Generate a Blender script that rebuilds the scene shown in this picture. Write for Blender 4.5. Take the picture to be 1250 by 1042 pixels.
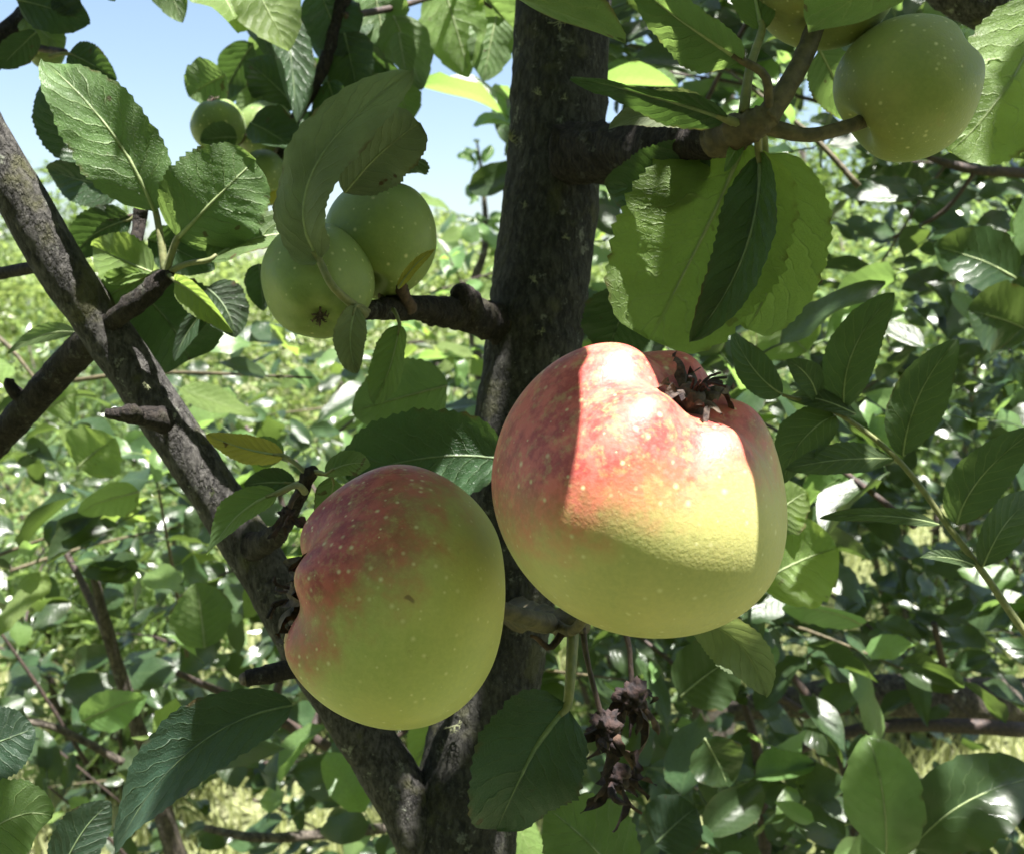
import bpy, math, random
import numpy as np
from mathutils import Vector, Matrix, noise
R = random.Random(7)
scene = bpy.context.scene
C = scene.collection
for o in list(bpy.data.objects): bpy.data.objects.remove(o)

# ---------------------------------------------------------------- camera
PITCH = math.radians(-8.0); EYE = Vector((0, 0, 1.5)); F = 1200.0
FW = Vector((0, math.cos(PITCH), math.sin(PITCH))); UP = Vector((0, -math.sin(PITCH), math.cos(PITCH))); RT = Vector((1, 0, 0))
cam = bpy.data.cameras.new('camera'); camo = bpy.data.objects.new('camera', cam); C.objects.link(camo)
camo.location = EYE; camo.rotation_euler = (math.radians(90) + PITCH, 0, 0)
cam.sensor_width = 36; cam.lens = 36 * F / 1250; cam.clip_start = 0.01; cam.clip_end = 500
cam.dof.use_dof = True; cam.dof.focus_distance = 0.30; cam.dof.aperture_fstop = 24
scene.camera = camo
# ---------------------------------------------------------------- light
SUN = Vector((0.17, -0.175, 0.955)).normalized()
w = bpy.data.worlds.new('World'); scene.world = w; w.use_nodes = True
nt = w.node_tree; bg = nt.nodes['Background']; sk = nt.nodes.new('ShaderNodeTexSky')
sk.sky_type = 'NISHITA'; sk.sun_disc = False; sk.sun_elevation = math.asin(SUN.z)
sk.sun_rotation = math.atan2(SUN.x, SUN.y) % (2 * math.pi)
sk.air_density = 1.0; sk.dust_density = 1.6; sk.ozone_density = 0.25
nt.links.new(sk.outputs[0], bg.inputs[0]); bg.inputs[1].default_value = 0.050
sl = bpy.data.lights.new('sun', 'SUN'); sl.energy = 4.8; sl.angle = math.radians(0.53); sl.color = (1, .97, .91)
so = bpy.data.objects.new('sun', sl); C.objects.link(so); so.location = (1, -1, 6)
so.rotation_euler = SUN.to_track_quat('Z', 'Y').to_euler()
vs = scene.view_settings; vs.view_transform = 'Standard'; vs.look = 'None'; vs.gamma = 1; vs.exposure = 2.25
scene.render.engine = 'CYCLES'
scene.cycles.max_bounces = 5; scene.cycles.diffuse_bounces = 3; scene.cycles.transmission_bounces = 4

# ---------------------------------------------------------------- helpers
def P(px, py, d):                       # pixel of the photograph + distance along the view axis -> world
    return EYE + FW * d + RT * ((px - 625) * d / F) + UP * (-(py - 521) * d / F)
def PX(v, d): return v * d / F          # pixel length at a distance -> metres
WL = {}                                 # world origin of each object (no parent is rotated or scaled)
def tag(o, label=None, cat=None, group=None, kind=None):
    if label: o['label'] = label
    if cat: o['category'] = cat
    if group: o['group'] = group
    if kind: o['kind'] = kind
    return o
def empty(name, loc, label, cat, group=None):
    o = bpy.data.objects.new(name, None); C.objects.link(o); o.location = loc; o.empty_display_size = .02
    WL[o] = Vector(loc); return tag(o, label, cat, group)
def mesh(name, V, Fc, mat, uv=None, smooth=True, rnd=None):
    me = bpy.data.meshes.new(name)
    me.from_pydata([tuple(v) for v in V], [], Fc)
    if uv is not None:
        l = me.uv_layers.new(name='UVMap'); idx = np.empty(len(me.loops), dtype=np.int32)
        me.loops.foreach_get('vertex_index', idx); l.data.foreach_set('uv', np.asarray(uv, dtype=np.float32)[idx].ravel())
    if rnd is not None:
        a = me.attributes.new('rnd', 'FLOAT', 'POINT'); a.data.foreach_set('value', np.asarray(rnd, dtype=np.float32))
    if smooth: me.polygons.foreach_set('use_smooth', [True] * len(me.polygons))
    me.materials.append(mat); return me
def obj(name, V, Fc, mat, parent=None, org=None, uv=None, smooth=True, rnd=None):
    org = Vector(org) if org is not None else Vector(V[0])
    me = mesh(name, [Vector(v) - org for v in V], Fc, mat, uv, smooth, rnd)
    o = bpy.data.objects.new(name, me); C.objects.link(o); WL[o] = org
    if parent: o.parent = parent; o.location = org - WL[parent]
    else: o.location = org
    return o
def spline(pts, n):                     # Catmull-Rom through (Vector, radius) pairs
    pts = [(Vector(p), r) for p, r in pts]; out = []
    m = len(pts) - 1
    for i in range(n + 1):
        t = i / n * m; k = min(int(t), m - 1); t -= k
        p0 = pts[max(k - 1, 0)]; p1 = pts[k]; p2 = pts[k + 1]; p3 = pts[min(k + 2, m)]
        def cr(a, b, c, d): return .5 * ((2 * b) + (c - a) * t + (2 * a - 5 * b + 4 * c - d) * t * t + (3 * b - a - 3 * c + d) * t ** 3)
        out.append((cr(p0[0], p1[0], p2[0], p3[0]), max(1e-5, p1[1] + (p2[1] - p1[1]) * t)))
    return out
def tube_geo(pts, n=12, sides=8, rough=0., scale=60., rings=0., seed=0., base=0):
    sp = spline(pts, n); V = []; Fc = []; uv = []
    T0 = (sp[1][0] - sp[0][0]).normalized(); a = T0.orthogonal().normalized(); L = 0.
    for i, (p, r) in enumerate(sp):
        T = (sp[min(i + 1, n)][0] - sp[max(i - 1, 0)][0]).normalized()
        a = (a - T * a.dot(T)).normalized(); b = T.cross(a)
        if i: L += (p - sp[i - 1][0]).length
        for k in range(sides):
            an = 2 * math.pi * k / sides; dirn = a * math.cos(an) + b * math.sin(an); q = p + dirn * r; rr = r
            if rough:
                s = Vector((seed, seed * 1.7, 0))
                rr *= 1 + rough * (noise.noise(q * scale + s) + .6 * noise.noise(q * scale * 3.1 + s) + .35 * noise.noise(q * scale * 8 + s))
            if rings: rr *= 1 + rings * max(0, math.sin(L / max(r, 1e-4) * 5 + 2 * noise.noise(q * 20)))**3
            V.append(p + dirn * rr); uv.append((k / sides, L))
    for i in range(n):
        for k in range(sides):
            k2 = (k + 1) % sides
            Fc.append((base + i * sides + k, base + i * sides + k2, base + (i + 1) * sides + k2, base + (i + 1) * sides + k))
    m = len(V); V.append(sp[0][0]); uv.append((0, 0)); V.append(sp[-1][0]); uv.append((0, L))
    for k in range(sides):
        k2 = (k + 1) % sides
        Fc.append((base + m, base + k2, base + k)); Fc.append((base + m + 1, base + n * sides + k, base + n * sides + k2))
    return V, Fc, uv
def tube(name, pts, mat, parent, n=12, sides=8, **kw):
    V, Fc, uv = tube_geo(pts, n, sides, **kw)
    return obj(name, V, Fc, mat, parent, org=pts[0][0], uv=uv)
def ptube(name, px, mat, parent, n=14, sides=10, **kw):     # px: (x, y, distance, width in photograph pixels)
    return tube(name, [(P(x, y, d), PX(wd, d) / 2) for x, y, d, wd in px], mat, parent, n, sides, **kw)

# ---------------------------------------------------------------- materials
class NT:
    def __init__(s, name):
        s.m = bpy.data.materials.new(name); s.m.use_nodes = True; s.t = s.m.node_tree; s.t.nodes.clear()
        s.out = s.n('ShaderNodeOutputMaterial')
    def n(s, ty, **kw):
        x = s.t.nodes.new(ty)
        for k, v in kw.items(): setattr(x, k, v)
        return x
    def put(s, sock, v):
        if isinstance(v, bpy.types.NodeSocket): s.t.links.new(v, sock)
        elif v is not None: sock.default_value = v if not isinstance(v, tuple) or len(v) != 3 or sock.type == 'VECTOR' else (*v, 1)
    def math(s, op, a, b=None, c=None, clamp=False):
        x = s.n('ShaderNodeMath', operation=op); x.use_clamp = clamp
        for i, v in enumerate((a, b, c)): s.put(x.inputs[i], v)
        return x.outputs[0]
    def rng(s, v, a, b, c=0., d=1., smooth=True):
        x = s.n('ShaderNodeMapRange'); x.interpolation_type = 'SMOOTHSTEP' if smooth else 'LINEAR'
        for i, q in enumerate((v, a, b, c, d)): s.put(x.inputs[i], q)
        return x.outputs[0]
    def mix(s, f, a, b, mode='MIX'):
        x = s.n('ShaderNodeMix', data_type='RGBA', blend_type=mode)
        s.put(x.inputs[0], f); s.put(x.inputs[6], a); s.put(x.inputs[7], b); return x.outputs[2]
    def noise(s, vec, scale, detail=3, rough=.55, col=False):
        x = s.n('ShaderNodeTexNoise'); s.put(x.inputs['Vector'], vec)
        x.inputs['Scale'].default_value = scale; x.inputs['Detail'].default_value = detail; x.inputs['Roughness'].default_value = rough
        return x.outputs[1 if col else 0]
    def vor(s, vec, scale, feature='F1', out='Distance'):
        x = s.n('ShaderNodeTexVoronoi', feature=feature); s.put(x.inputs['Vector'], vec); x.inputs['Scale'].default_value = scale
        return x.outputs[out]
    def mapping(s, vec, sc):
        x = s.n('ShaderNodeMapping'); s.put(x.inputs[0], vec); x.inputs['Scale'].default_value = sc; return x.outputs[0]
    def coord(s, k): return s.n('ShaderNodeTexCoord').outputs[k]
    def bump(s, h, st, dist, nrm=None):
        x = s.n('ShaderNodeBump'); s.put(x.inputs['Height'], h); x.inputs['Strength'].default_value = st; x.inputs['Distance'].default_value = dist
        if nrm: s.put(x.inputs['Normal'], nrm)
        return x.outputs[0]
    def bsdf(s, col, rough=.5, nrm=None, **kw):
        x = s.n('ShaderNodeBsdfPrincipled'); s.put(x.inputs['Base Color'], col); s.put(x.inputs['Roughness'], rough)
        if nrm: s.put(x.inputs['Normal'], nrm)
        for k, v in kw.items(): s.put(x.inputs[k], v)
        return x.outputs[0]
    def done(s, sh): s.t.links.new(sh, s.out.inputs[0]); return s.m

def leaf_mat(name, base, trans, vein, rough=.45, spec=.4, tf=.42, fine=True, spots=.0, sheen=0.):
    n = NT(name); uvn = n.coord('UV'); ob = n.coord('Object')
    sep = n.n('ShaderNodeSeparateXYZ'); n.put(sep.inputs[0], uvn); u = sep.outputs[0]
    v = n.math('ABSOLUTE', n.math('MULTIPLY_ADD', sep.outputs[1], 2, -1))
    oi = n.n('ShaderNodeObjectInfo'); at = n.n('ShaderNodeAttribute', attribute_name='rnd')
    rnd = n.math('FRACT', n.math('ADD', oi.outputs['Random'], at.outputs['Fac']))
    wob = n.noise(ob, 90, 2); 
    ph = n.math('FRACT', n.math('MULTIPLY', n.math('ADD', n.math('MULTIPLY_ADD', v, -.24, u), n.math('MULTIPLY_ADD', wob, .16, -.08)), 8.5))
    d = n.math('ABSOLUTE', n.math('SUBTRACT', ph, .5))
    side = n.math('MULTIPLY', n.rng(d, 0, .075, 1, 0), n.rng(v, .98, .45, 0, 1))
    mid = n.rng(v, 0, .045, 1, 0)
    vm = n.math('MAXIMUM', mid, n.math('MULTIPLY', side, .75))
    blotch = n.noise(ob, 45, 4)
    hs = n.n('ShaderNodeHueSaturation'); n.put(hs.inputs['Hue'], n.rng(rnd, 0, 1, .485, .515, False)); n.put(hs.inputs['Value'], n.rng(rnd, 0, 1, .75, 1.25, False))
    n.put(hs.inputs['Color'], n.mix(n.rng(blotch, .32, .68), tuple(c * .7 for c in base), tuple(c * 1.3 for c in base)))
    col = n.mix(n.math('MULTIPLY', vm, .8 if fine else .5), hs.outputs[0], vein)
    tcol = n.mix(n.math('MULTIPLY', vm, .6), n.mix(n.rng(rnd, 0, 1, 0, .5, False), trans, tuple(c * q for c, q in zip(trans, (1.05, 1.0, .9)))), tuple(c * .55 for c in trans))
    h = n.math('MULTIPLY_ADD', vm, -1.0, n.math('MULTIPLY', n.rng(d, 0, .5, 0, 1, False), .8))
    if fine:
        net = n.vor(n.mapping(uvn, (1.0, .62, 1)), 46, 'DISTANCE_TO_EDGE')
        nm = n.rng(net, 0, .09, 1, 0)
        col = n.mix(n.math('MULTIPLY', nm, .16), col, vein); tcol = n.mix(n.math('MULTIPLY', nm, .25), tcol, tuple(c * .6 for c in trans))
        h = n.math('MULTIPLY_ADD', nm, -.35, h)
    if spots:
        sp = n.rng(n.noise(ob, 130, 2), .70, .74); col = n.mix(n.math('MULTIPLY', sp, spots), col, (.09, .045, .02)); tcol = n.mix(n.math('MULTIPLY', sp, spots), tcol, (.05, .02, .01))
    ed = n.math('MULTIPLY', n.rng(v, .86, 1.), n.rng(n.noise(ob, 70, 3), .52, .66)); ed = n.math('MULTIPLY', ed, .7)
    col = n.mix(ed, col, (.10, .06, .025)); tcol = n.mix(ed, tcol, (.10, .05, .015))
    nrm = n.bump(h, .65 if fine else .22, .0006)
    pr = n.bsdf(col, rough, nrm, **{'Specular IOR Level': spec, 'Sheen Weight': sheen, 'Sheen Roughness': .5})
    tr = n.n('ShaderNodeBsdfTranslucent'); n.put(tr.inputs[0], tcol); n.put(tr.inputs[1], nrm)
    mx = n.n('ShaderNodeMixShader'); mx.inputs[0].default_value = tf; n.t.links.new(pr, mx.inputs[1]); n.t.links.new(tr.outputs[0], mx.inputs[2])
    return n.done(mx.outputs[0])
LM = {
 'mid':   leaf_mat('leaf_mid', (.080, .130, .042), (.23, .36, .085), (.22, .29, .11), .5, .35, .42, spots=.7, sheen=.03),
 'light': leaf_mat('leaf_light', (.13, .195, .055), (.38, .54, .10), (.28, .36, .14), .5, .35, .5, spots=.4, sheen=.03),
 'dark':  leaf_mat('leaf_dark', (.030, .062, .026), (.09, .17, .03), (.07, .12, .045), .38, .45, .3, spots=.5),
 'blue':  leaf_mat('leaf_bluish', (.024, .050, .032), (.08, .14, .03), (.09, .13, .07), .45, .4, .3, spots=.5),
 'pale':  leaf_mat('leaf_pale', (.15, .185, .105), (.22, .28, .08), (.24, .28, .15), .65, .25, .3, spots=.9, sheen=.08),
 'yellow':leaf_mat('leaf_yellow', (.36, .34, .07), (.5, .48, .08), (.40, .37, .14), .55, .3, .45, spots=.9),
 'ash':   leaf_mat('leaf_ash', (.050, .085, .036), (.13, .21, .05), (.24, .30, .12), .5, .3, .35, spots=.2),
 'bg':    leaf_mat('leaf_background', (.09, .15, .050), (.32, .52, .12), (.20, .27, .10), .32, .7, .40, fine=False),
 'bgd':   leaf_mat('leaf_background_shade', (.030, .054, .022), (.12, .19, .035), (.09, .13, .055), .30, .6, .34, fine=False),  # darker copy of the background leaf; foliage shade put into its colour
}
def bark(name, dark, lite, lich=.5, scale=1., bstr=1.):
    n = NT(name); ob = n.coord('Object')
    st = n.mapping(ob, (1, 1, .42))
    a = n.noise(st, 420 * scale, 6, .72); b = n.noise(ob, 60 * scale, 4); g = n.noise(st, 110 * scale, 5, .65)
    rid = n.math('ABSOLUTE', n.math('MULTIPLY_ADD', g, 2, -1)); crack = n.rng(rid, .0, .12, 1, 0)
    col = n.mix(n.rng(a, .34, .66), dark, lite); col = n.mix(n.math('MULTIPLY', crack, .45), col, tuple(c * .4 for c in dark))
    lm = n.math('MULTIPLY', n.rng(n.noise(ob, 95 * scale, 6, .75), .585, .66), lich)
    col = n.mix(lm, col, (.26, .27, .22)); col = n.mix(n.math('MULTIPLY', n.rng(b, .54, .7), lich * .6), col, (.10, .10, .04))
    fl = n.rng(n.noise(ob, 800 * scale, 2), .70, .76); col = n.mix(n.math('MULTIPLY', fl, .5 * lich), col, (.34, .33, .29))
    h = n.math('ADD', n.math('MULTIPLY_ADD', crack, -.35, a), n.math('MULTIPLY', lm, .3))
    return n.done(n.bsdf(col, .85, n.bump(h, bstr, .0025), **{'Specular IOR Level': .25}))
BARK = bark('bark_trunk', (.020, .020, .018), (.068, .065, .058), .7)
BARKL = bark('bark_limb', (.028, .026, .025), (.110, .103, .096), 1.)
BARKD = bark('bark_spur', (.016, .013, .013), (.050, .040, .034), .25, 1.4)
BARKB = bark('bark_background', (.05, .042, .036), (.16, .135, .11), .6, .8)
def plain(name, c1, c2, rough=.6, scale=200, bs=.3, sheen=0., tf=0.):
    n = NT(name); ob = n.coord('Object'); a = n.noise(ob, scale, 4)
    col = n.mix(n.rng(a, .3, .7), c1, c2)
    return n.done(n.bsdf(col, rough, n.bump(a, bs, .0015), **{'Sheen Weight': sheen}))
STEM = plain('green_stem', (.12, .14, .05), (.19, .19, .08), .6, 300, .3, .05)
STEMB = plain('brown_stem', (.046, .038, .020), (.105, .085, .042), .7, 260, .5)
TWIGD = plain('dark_twig', (.025, .018, .018), (.07, .045, .035), .7, 300, .5)
MIDR = plain('vein_rib', (.20, .26, .11), (.27, .32, .15), .6, 300, .2)
MIDRD = plain('vein_rib_dark', (.10, .15, .07), (.16, .21, .10), .6, 300, .2)
DRY = plain('dry_brown', (.022, .013, .012), (.085, .047, .030), .85, 260, .9)
DRYD = plain('dry_dark', (.009, .006, .008), (.045, .024, .020), .9, 300, .9)
DRYO = plain('dry_ochre', (.20, .11, .04), (.36, .22, .09), .8, 180, .6)
SEPAL = plain('sepal', (.020, .014, .016), (.11, .075, .055), .85, 330, .9)
SEPALG = plain('sepal_grey', (.03, .022, .018), (.12, .09, .062), .85, 330, .9)
LICH = plain('lichen', (.15, .16, .09), (.28, .29, .17), .9, 400, .5)
CUT = plain('cut_wood', (.05, .035, .028), (.16, .12, .09), .85, 300, .8)

def apple_mat(name, ydir, thr, soft, green, yellow, red, redamt, nz=.45):
    n = NT(name); ob = n.coord('Object'); 
    dp = n.n('ShaderNodeVectorMath', operation='DOT_PRODUCT'); n.put(dp.inputs[0], ob); dp.inputs[1].default_value = tuple(ydir)
    big = n.noise(ob, 38, 3); med = n.noise(ob, 140, 4, .65); fi = n.noise(ob, 700, 3, .6)
    t = n.math('ADD', dp.outputs['Value'], n.math('MULTIPLY', n.math('ADD', n.math('MULTIPLY_ADD', big, 1.2, -.6), n.math('MULTIPLY_ADD', med, .9, -.45)), nz))
    m = n.math('MULTIPLY', n.math('MULTIPLY', n.rng(t, thr - soft, thr + soft), redamt), n.rng(n.noise(ob, 260, 4, .7), .30, .52, .62, 1))
    base = n.mix(n.rng(big, .35, .68), green, yellow)
    base = n.mix(n.rng(fi, .3, .75, 0, .22), base, tuple(min(1, c * 1.35) for c in yellow))
    rc = n.mix(n.rng(med, .38, .62), tuple(c * .72 for c in red), (red[0] * 1.25, red[1] * 2.3, red[2] * 1.6))
    rc = n.mix(n.rng(fi, .45, .75, 0, .4), rc, (red[0] * 1.25, red[1] * 3.3, red[2] * 2.6))
    col = n.mix(m, base, rc)
    wj = n.n('ShaderNodeVectorMath', operation='ADD'); n.put(wj.inputs[0], ob); 
    dots = n.vor(ob, 330); dsz = n.vor(ob, 330, 'F1', 'Color')
    sx = n.n('ShaderNodeSeparateColor'); n.put(sx.inputs[0], dsz)
    dm = n.rng(dots, n.math('MULTIPLY_ADD', n.math('POWER', sx.outputs[0], 1.6), .34, .05), 0, 0, 1)
    col = n.mix(n.math('MULTIPLY', dm, .75), col, (.70, .66, .36))
    sc = n.rng(n.noise(ob, 75, 2), .755, .775); col = n.mix(n.math('MULTIPLY', sc, .7), col, (.12, .07, .04))
    rus = n.math('MULTIPLY', n.rng(n.noise(ob, 110, 6, .75), .60, .72), .35); col = n.mix(rus, col, (.27, .21, .08))
    grain = n.noise(ob, 1100, 2, .6)
    nr = n.bump(n.math('ADD', n.math('MULTIPLY', fi, .6), grain), .22, .0005)
    return n.done(n.bsdf(col, n.rng(fi, .3, .7, .40, .56), nr, **{'Specular IOR Level': .42, 'Subsurface Weight': .12, 'Subsurface Radius': (.006, .004, .0015), 'Subsurface Scale': 1.0, 'Sheen Weight': .06, 'Sheen Roughness': .4}))

# ---------------------------------------------------------------- leaf geometry
def leaf_geo(b, c, t, width, N, fold=.2, curl=0., wave=.09, serr=.05, nu=44, nv=10, a=.50, e=.76, twist=0., relief=.020, seed=0., asym=0., base=0):
    b, c, t = Vector(b), Vector(c), Vector(t); V = []; Fc = []; uv = []; spine = []
    pk = a / (a + e); nrmz = pk ** a * (1 - pk) ** e; hw = width / 2
    teeth = int(max(14, 26))
    for i in range(nu + 1):
        u = i / nu; q = b * (1 - u) ** 2 + c * (2 * u * (1 - u)) + t * u * u
        T = ((c - b) * (1 - u) + (t - c) * u).normalized()
        Nn = N + T.cross(N) * math.tan(twist * (u - .4)) if twist else N
        S = T.cross(Nn)
        S = S.normalized() if S.length > 1e-4 else T.orthogonal().normalized()
        n = S.cross(T).normalized()
        wv = hw * (max(u, .0001) ** a * max(1 - u, .0) ** e) / nrmz
        q = q + n * (hw * .10 * noise.noise(Vector((u * 3, seed, .3))))
        spine.append((q, n))
        for j in range(nv + 1):
            v = 2 * j / nv - 1; av = abs(v); sgn = 1 if v > 0 else -1
            ww = wv * (1 + asym * sgn)
            if av > .99: ww *= 1 + serr * (((u * teeth + .3 * noise.noise(Vector((u * 9, seed, sgn)))) % 1.0) - .5) * 2 + .06 * noise.noise(Vector((u * 5, seed + 9, sgn)))
            f = fold * (1 + .4 * noise.noise(Vector((u * 2.5, seed + 3, sgn))))
            lat = ww * av * math.cos(f) * sgn
            hgt = ww * (av * math.sin(f) + curl * av * av)
            hgt += hw * wave * av * av * (math.sin(u * 9 + seed * 5 + sgn * 1.7) + 1.3 * noise.noise(Vector((u * 6, seed + 5, sgn * 2))))
            hgt += hw * relief * math.sin(math.pi * min(1, av * 1.15)) * (math.cos(2 * math.pi * ((u - .24 * av) * 8.5)))
            V.append(q + S * lat + n * hgt + T * (ww * .10 * av)); uv.append((u, j / nv))
    for i in range(nu):
        for j in range(nv):
            k = base + i * (nv + 1) + j; Fc.append((k, k + nv + 1, k + nv + 2, k + 1))
    return V, Fc, uv, spine
LEAVES = 0
def leaf(parent, b, t, wpx, mat='mid', c=None, roll=0., fold=.22, curl=0., pet=None, petc=None, petw=5., rib=True, name='leaf', tilt=0., petmat=None, **kw):
    """b, t, c, pet: (x, y, distance); roll turns the blade about its length away from facing the camera"""
    global LEAVES; LEAVES += 1
    B = P(*b); T = P(*t); Cc = P(*c) if c else (B + T) / 2 + UP * (T - B).length * .08
    D = (T - B).normalized(); N = (EYE - (B + T) / 2).normalized(); N = (N - D * N.dot(D)).normalized()
    N = Matrix.Rotation(math.radians(roll), 3, D) @ N
    wid = PX(wpx, (b[2] + t[2]) / 2); sd = LEAVES * 1.37
    kw.setdefault('twist', .7 * math.sin(LEAVES * 2.3)); V, Fc, uv, sp = leaf_geo(B, Cc, T, wid, N, fold, curl + .12 * math.sin(LEAVES * 5.1), seed=sd, **kw)
    o = obj(name, V, Fc, LM[mat], parent, org=B, uv=uv)
    if rib:
        k = len(sp) - 1; ids = [0, k // 5, 2 * k // 5, 3 * k // 5, 4 * k // 5, int(k * .95)]
        r0 = max(PX(petw, b[2]) * .36, .0004)
        tube('midrib', [(sp[i][0] - sp[i][1] * r0 * .2, r0 * (1 - .85 * i / k)) for i in ids], MIDRD if mat in ('dark', 'blue') else MIDR, o, 12, 6)
    if pet:
        A = P(*pet); M = P(*petc) if petc else (A + B) / 2 + UP * (A - B).length * .06
        r = PX(petw, b[2]) / 2
        tube('petiole', [(A, r * 1.25), (M, r), (B, r * .9), (B + (Cc - B).normalized() * .004, r * .6)], petmat or STEM, o, 12, 8)
    return o

# ================================================================ setting: ground, grass
def gz(x, y):
    return .05 * noise.noise(Vector((x * .3, y * .3, 0))) + max(0, y - 14) * .02
n = NT('meadow'); ob = n.coord('Object')
g1 = n.noise(ob, .9, 5); g2 = n.noise(ob, 14, 6, .7); g3 = n.noise(n.mapping(ob, (1, .35, 1)), 60, 3)
gcol = n.mix(n.rng(g1, .35, .65), (.09, .115, .03), (.22, .235, .10)); gcol = n.mix(n.rng(g2, .4, .65), gcol, (.34, .345, .19)); gcol = n.mix(n.rng(g3, .55, .3, 0, .6), gcol, (.03, .045, .012))
MEADOW = n.done(n.bsdf(gcol, .9, n.bump(n.math('ADD', g2, g3), 1., .05)))
xs = [(-1) ** (i < 40) * (abs(i - 40) / 40) ** 2.2 * 220 for i in range(81)]; ys = [-30 + 30 * i / 10 for i in range(10)] + [((i / 60) ** 2.2) * 380 for i in range(61)]
V = [(x, y, gz(x, y)) for y in ys for x in xs]
Fc = [(j * 81 + i, j * 81 + i + 1, (j + 1) * 81 + i + 1, (j + 1) * 81 + i) for j in range(len(ys) - 1) for i in range(80)]
tag(obj('ground', V, Fc, MEADOW, org=(0, 0, 0)), kind='structure')

def cloud_mat(name, c, t, rough=.5, tf=.4, var=.5, spec=.4):
    n = NT(name); at = n.n('ShaderNodeAttribute', attribute_name='rnd'); f = at.outputs['Fac']
    col = n.mix(f, tuple(x * (1 - var) for x in c), tuple(x * (1 + var) for x in c)); tc = n.mix(f, t, tuple(x * 1.35 for x in t))
    pr = n.bsdf(col, rough, **{'Specular IOR Level': spec}); tr = n.n('ShaderNodeBsdfTranslucent'); n.put(tr.inputs[0], tc)
    mx = n.n('ShaderNodeMixShader'); mx.inputs[0].default_value = tf; n.t.links.new(pr, mx.inputs[1]); n.t.links.new(tr.outputs[0], mx.inputs[2])
    return n.done(mx.outputs[0])
GRASS = cloud_mat('grass_blades', (.29, .31, .145), (.42, .45, .18), .55, .35)
HEDGE = cloud_mat('hedge_leaves', (.165, .215, .080), (.40, .50, .14), .38, .42, .75, .6)
FARL = cloud_mat('far_tree_leaves', (.085, .125, .04), (.22, .32, .06), .45, .4)
rg = np.random.default_rng(3)
def quads(name, cen, size, mat, parent=None, up=.6, stretch=1.7, blade=False, org=None):
    k = len(cen); size = np.broadcast_to(size, (k,))[:, None] * rg.uniform(.6, 1.25, (k, 1))
    nr = rg.normal(size=(k, 3)); nr[:, 2] += up; nr /= np.linalg.norm(nr, axis=1, keepdims=True)
    a = rg.normal(size=(k, 3))
    if blade: a = rg.normal(size=(k, 3)) * .35; a[:, 2] += 1
    a -= nr * (a * nr).sum(1, keepdims=True) * (0 if blade else 1); a /= np.linalg.norm(a, axis=1, keepdims=True)
    b = np.cross(nr, a); b /= np.linalg.norm(b, axis=1, keepdims=True) + 1e-9
    L = size * .5 * stretch; W = size * .5
    if blade:
        p = [cen - b * W * .12, cen + b * W * .12, cen + a * L * 2 + b * W * .02, cen + a * L * 1.2 - b * W * .1]
    else:
        p = [cen - a * L, cen - b * W * .55 - nr * W * .15, cen + a * L + nr * W * .2, cen + b * W * .55 - nr * W * .15]
    V = np.stack(p, 1).reshape(-1, 3); Fc = np.arange(4 * k).reshape(-1, 4).tolist()
    o0 = np.array(org if org is not None else cen.mean(0)); 
    me = mesh(name, (V - o0).tolist(), Fc, mat, smooth=False, rnd=np.repeat(rg.random(k), 4))
    o = bpy.data.objects.new(name, me); C.objects.link(o); WL[o] = Vector(o0)
    if parent: o.parent = parent; o.location = Vector(o0) - WL[parent]
    else: o.location = o0
    return o
k = 60000
gy = 1.3 + (rg.random(k) ** 1.6) * 11; gx = (rg.random(k) - .5) * (2.2 + gy * 1.25)
cen = np.stack([gx, gy, [gz(x, y) for x, y in zip(gx, gy)]], 1)
tag(quads('meadow_grass', cen, .07 + .006 * gy, GRASS, blade=True), 'long sunlit yellow green meadow grass behind the trees', 'grass', kind='stuff')
# hedge far behind: one continuous mass
def hedge(name, y0, y1, x0, x1, hf, k, size, mat, label):
    hx = rg.uniform(x0, x1, k); hy = rg.uniform(y0, y1, k); top = np.array([hf(x, y) for x, y in zip(hx, hy)])
    hz = top * (1 - rg.random(k) ** 1.8)
    hy = hy + .5 * np.array([noise.noise(Vector((x * .8, z * .9, 2))) for x, z in zip(hx, hz)])
    return tag(quads(name, np.stack([hx, hy, hz], 1), size, mat), label, 'hedge', kind='stuff')
hedge('hedge', 7.2, 9.2, -6.5, 7, lambda x, y: 1.75 + .5 * noise.noise(Vector((x * .9, y, 0))) + .3 * noise.noise(Vector((x * 2.7, y, 4))), 75000, .06, HEDGE, 'far sunlit yellow green hedge across the meadow')

# ================================================================ the trees
LO = []                                  # shared low leaf meshes (unit length 1 along +X, up +Z)
def lo_leaf(i, mat, nu=9, nv=4):
    r = random.Random(i)
    V, Fc, uv, sp = leaf_geo((0, 0, 0), (.5, 0, .12 * r.uniform(-.3, 1)), (1, 0, r.uniform(-.4, .1)), r.uniform(.40, .68), Vector((0, 0, 1)), fold=r.uniform(.1, .7), curl=r.uniform(-.35, .25), wave=.14, twist=r.uniform(-.9, .9), e=r.uniform(.6, .95), serr=.05, nu=nu, nv=nv, relief=.008, seed=i * 3.3)
    # short petiole
    pv, pf, pu = tube_geo([(Vector((-.28, 0, -.02)), .014), (Vector((-.12, 0, .01)), .011), (Vector((.03, 0, 0)), .009)], 3, 4, base=len(V))
    return V + pv, Fc + pf, uv + [(.5, .5)] * len(pv)
GEO = [lo_leaf(i, None) for i in range(10)]
def lo_meshes(mat, nm): return [mesh(nm, V, Fc, mat, uv) for V, Fc, uv in GEO]
LOM = {k: lo_meshes(LM[k], 'leaf') for k in ('bg', 'bgd', 'mid', 'dark', 'light')}
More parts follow.
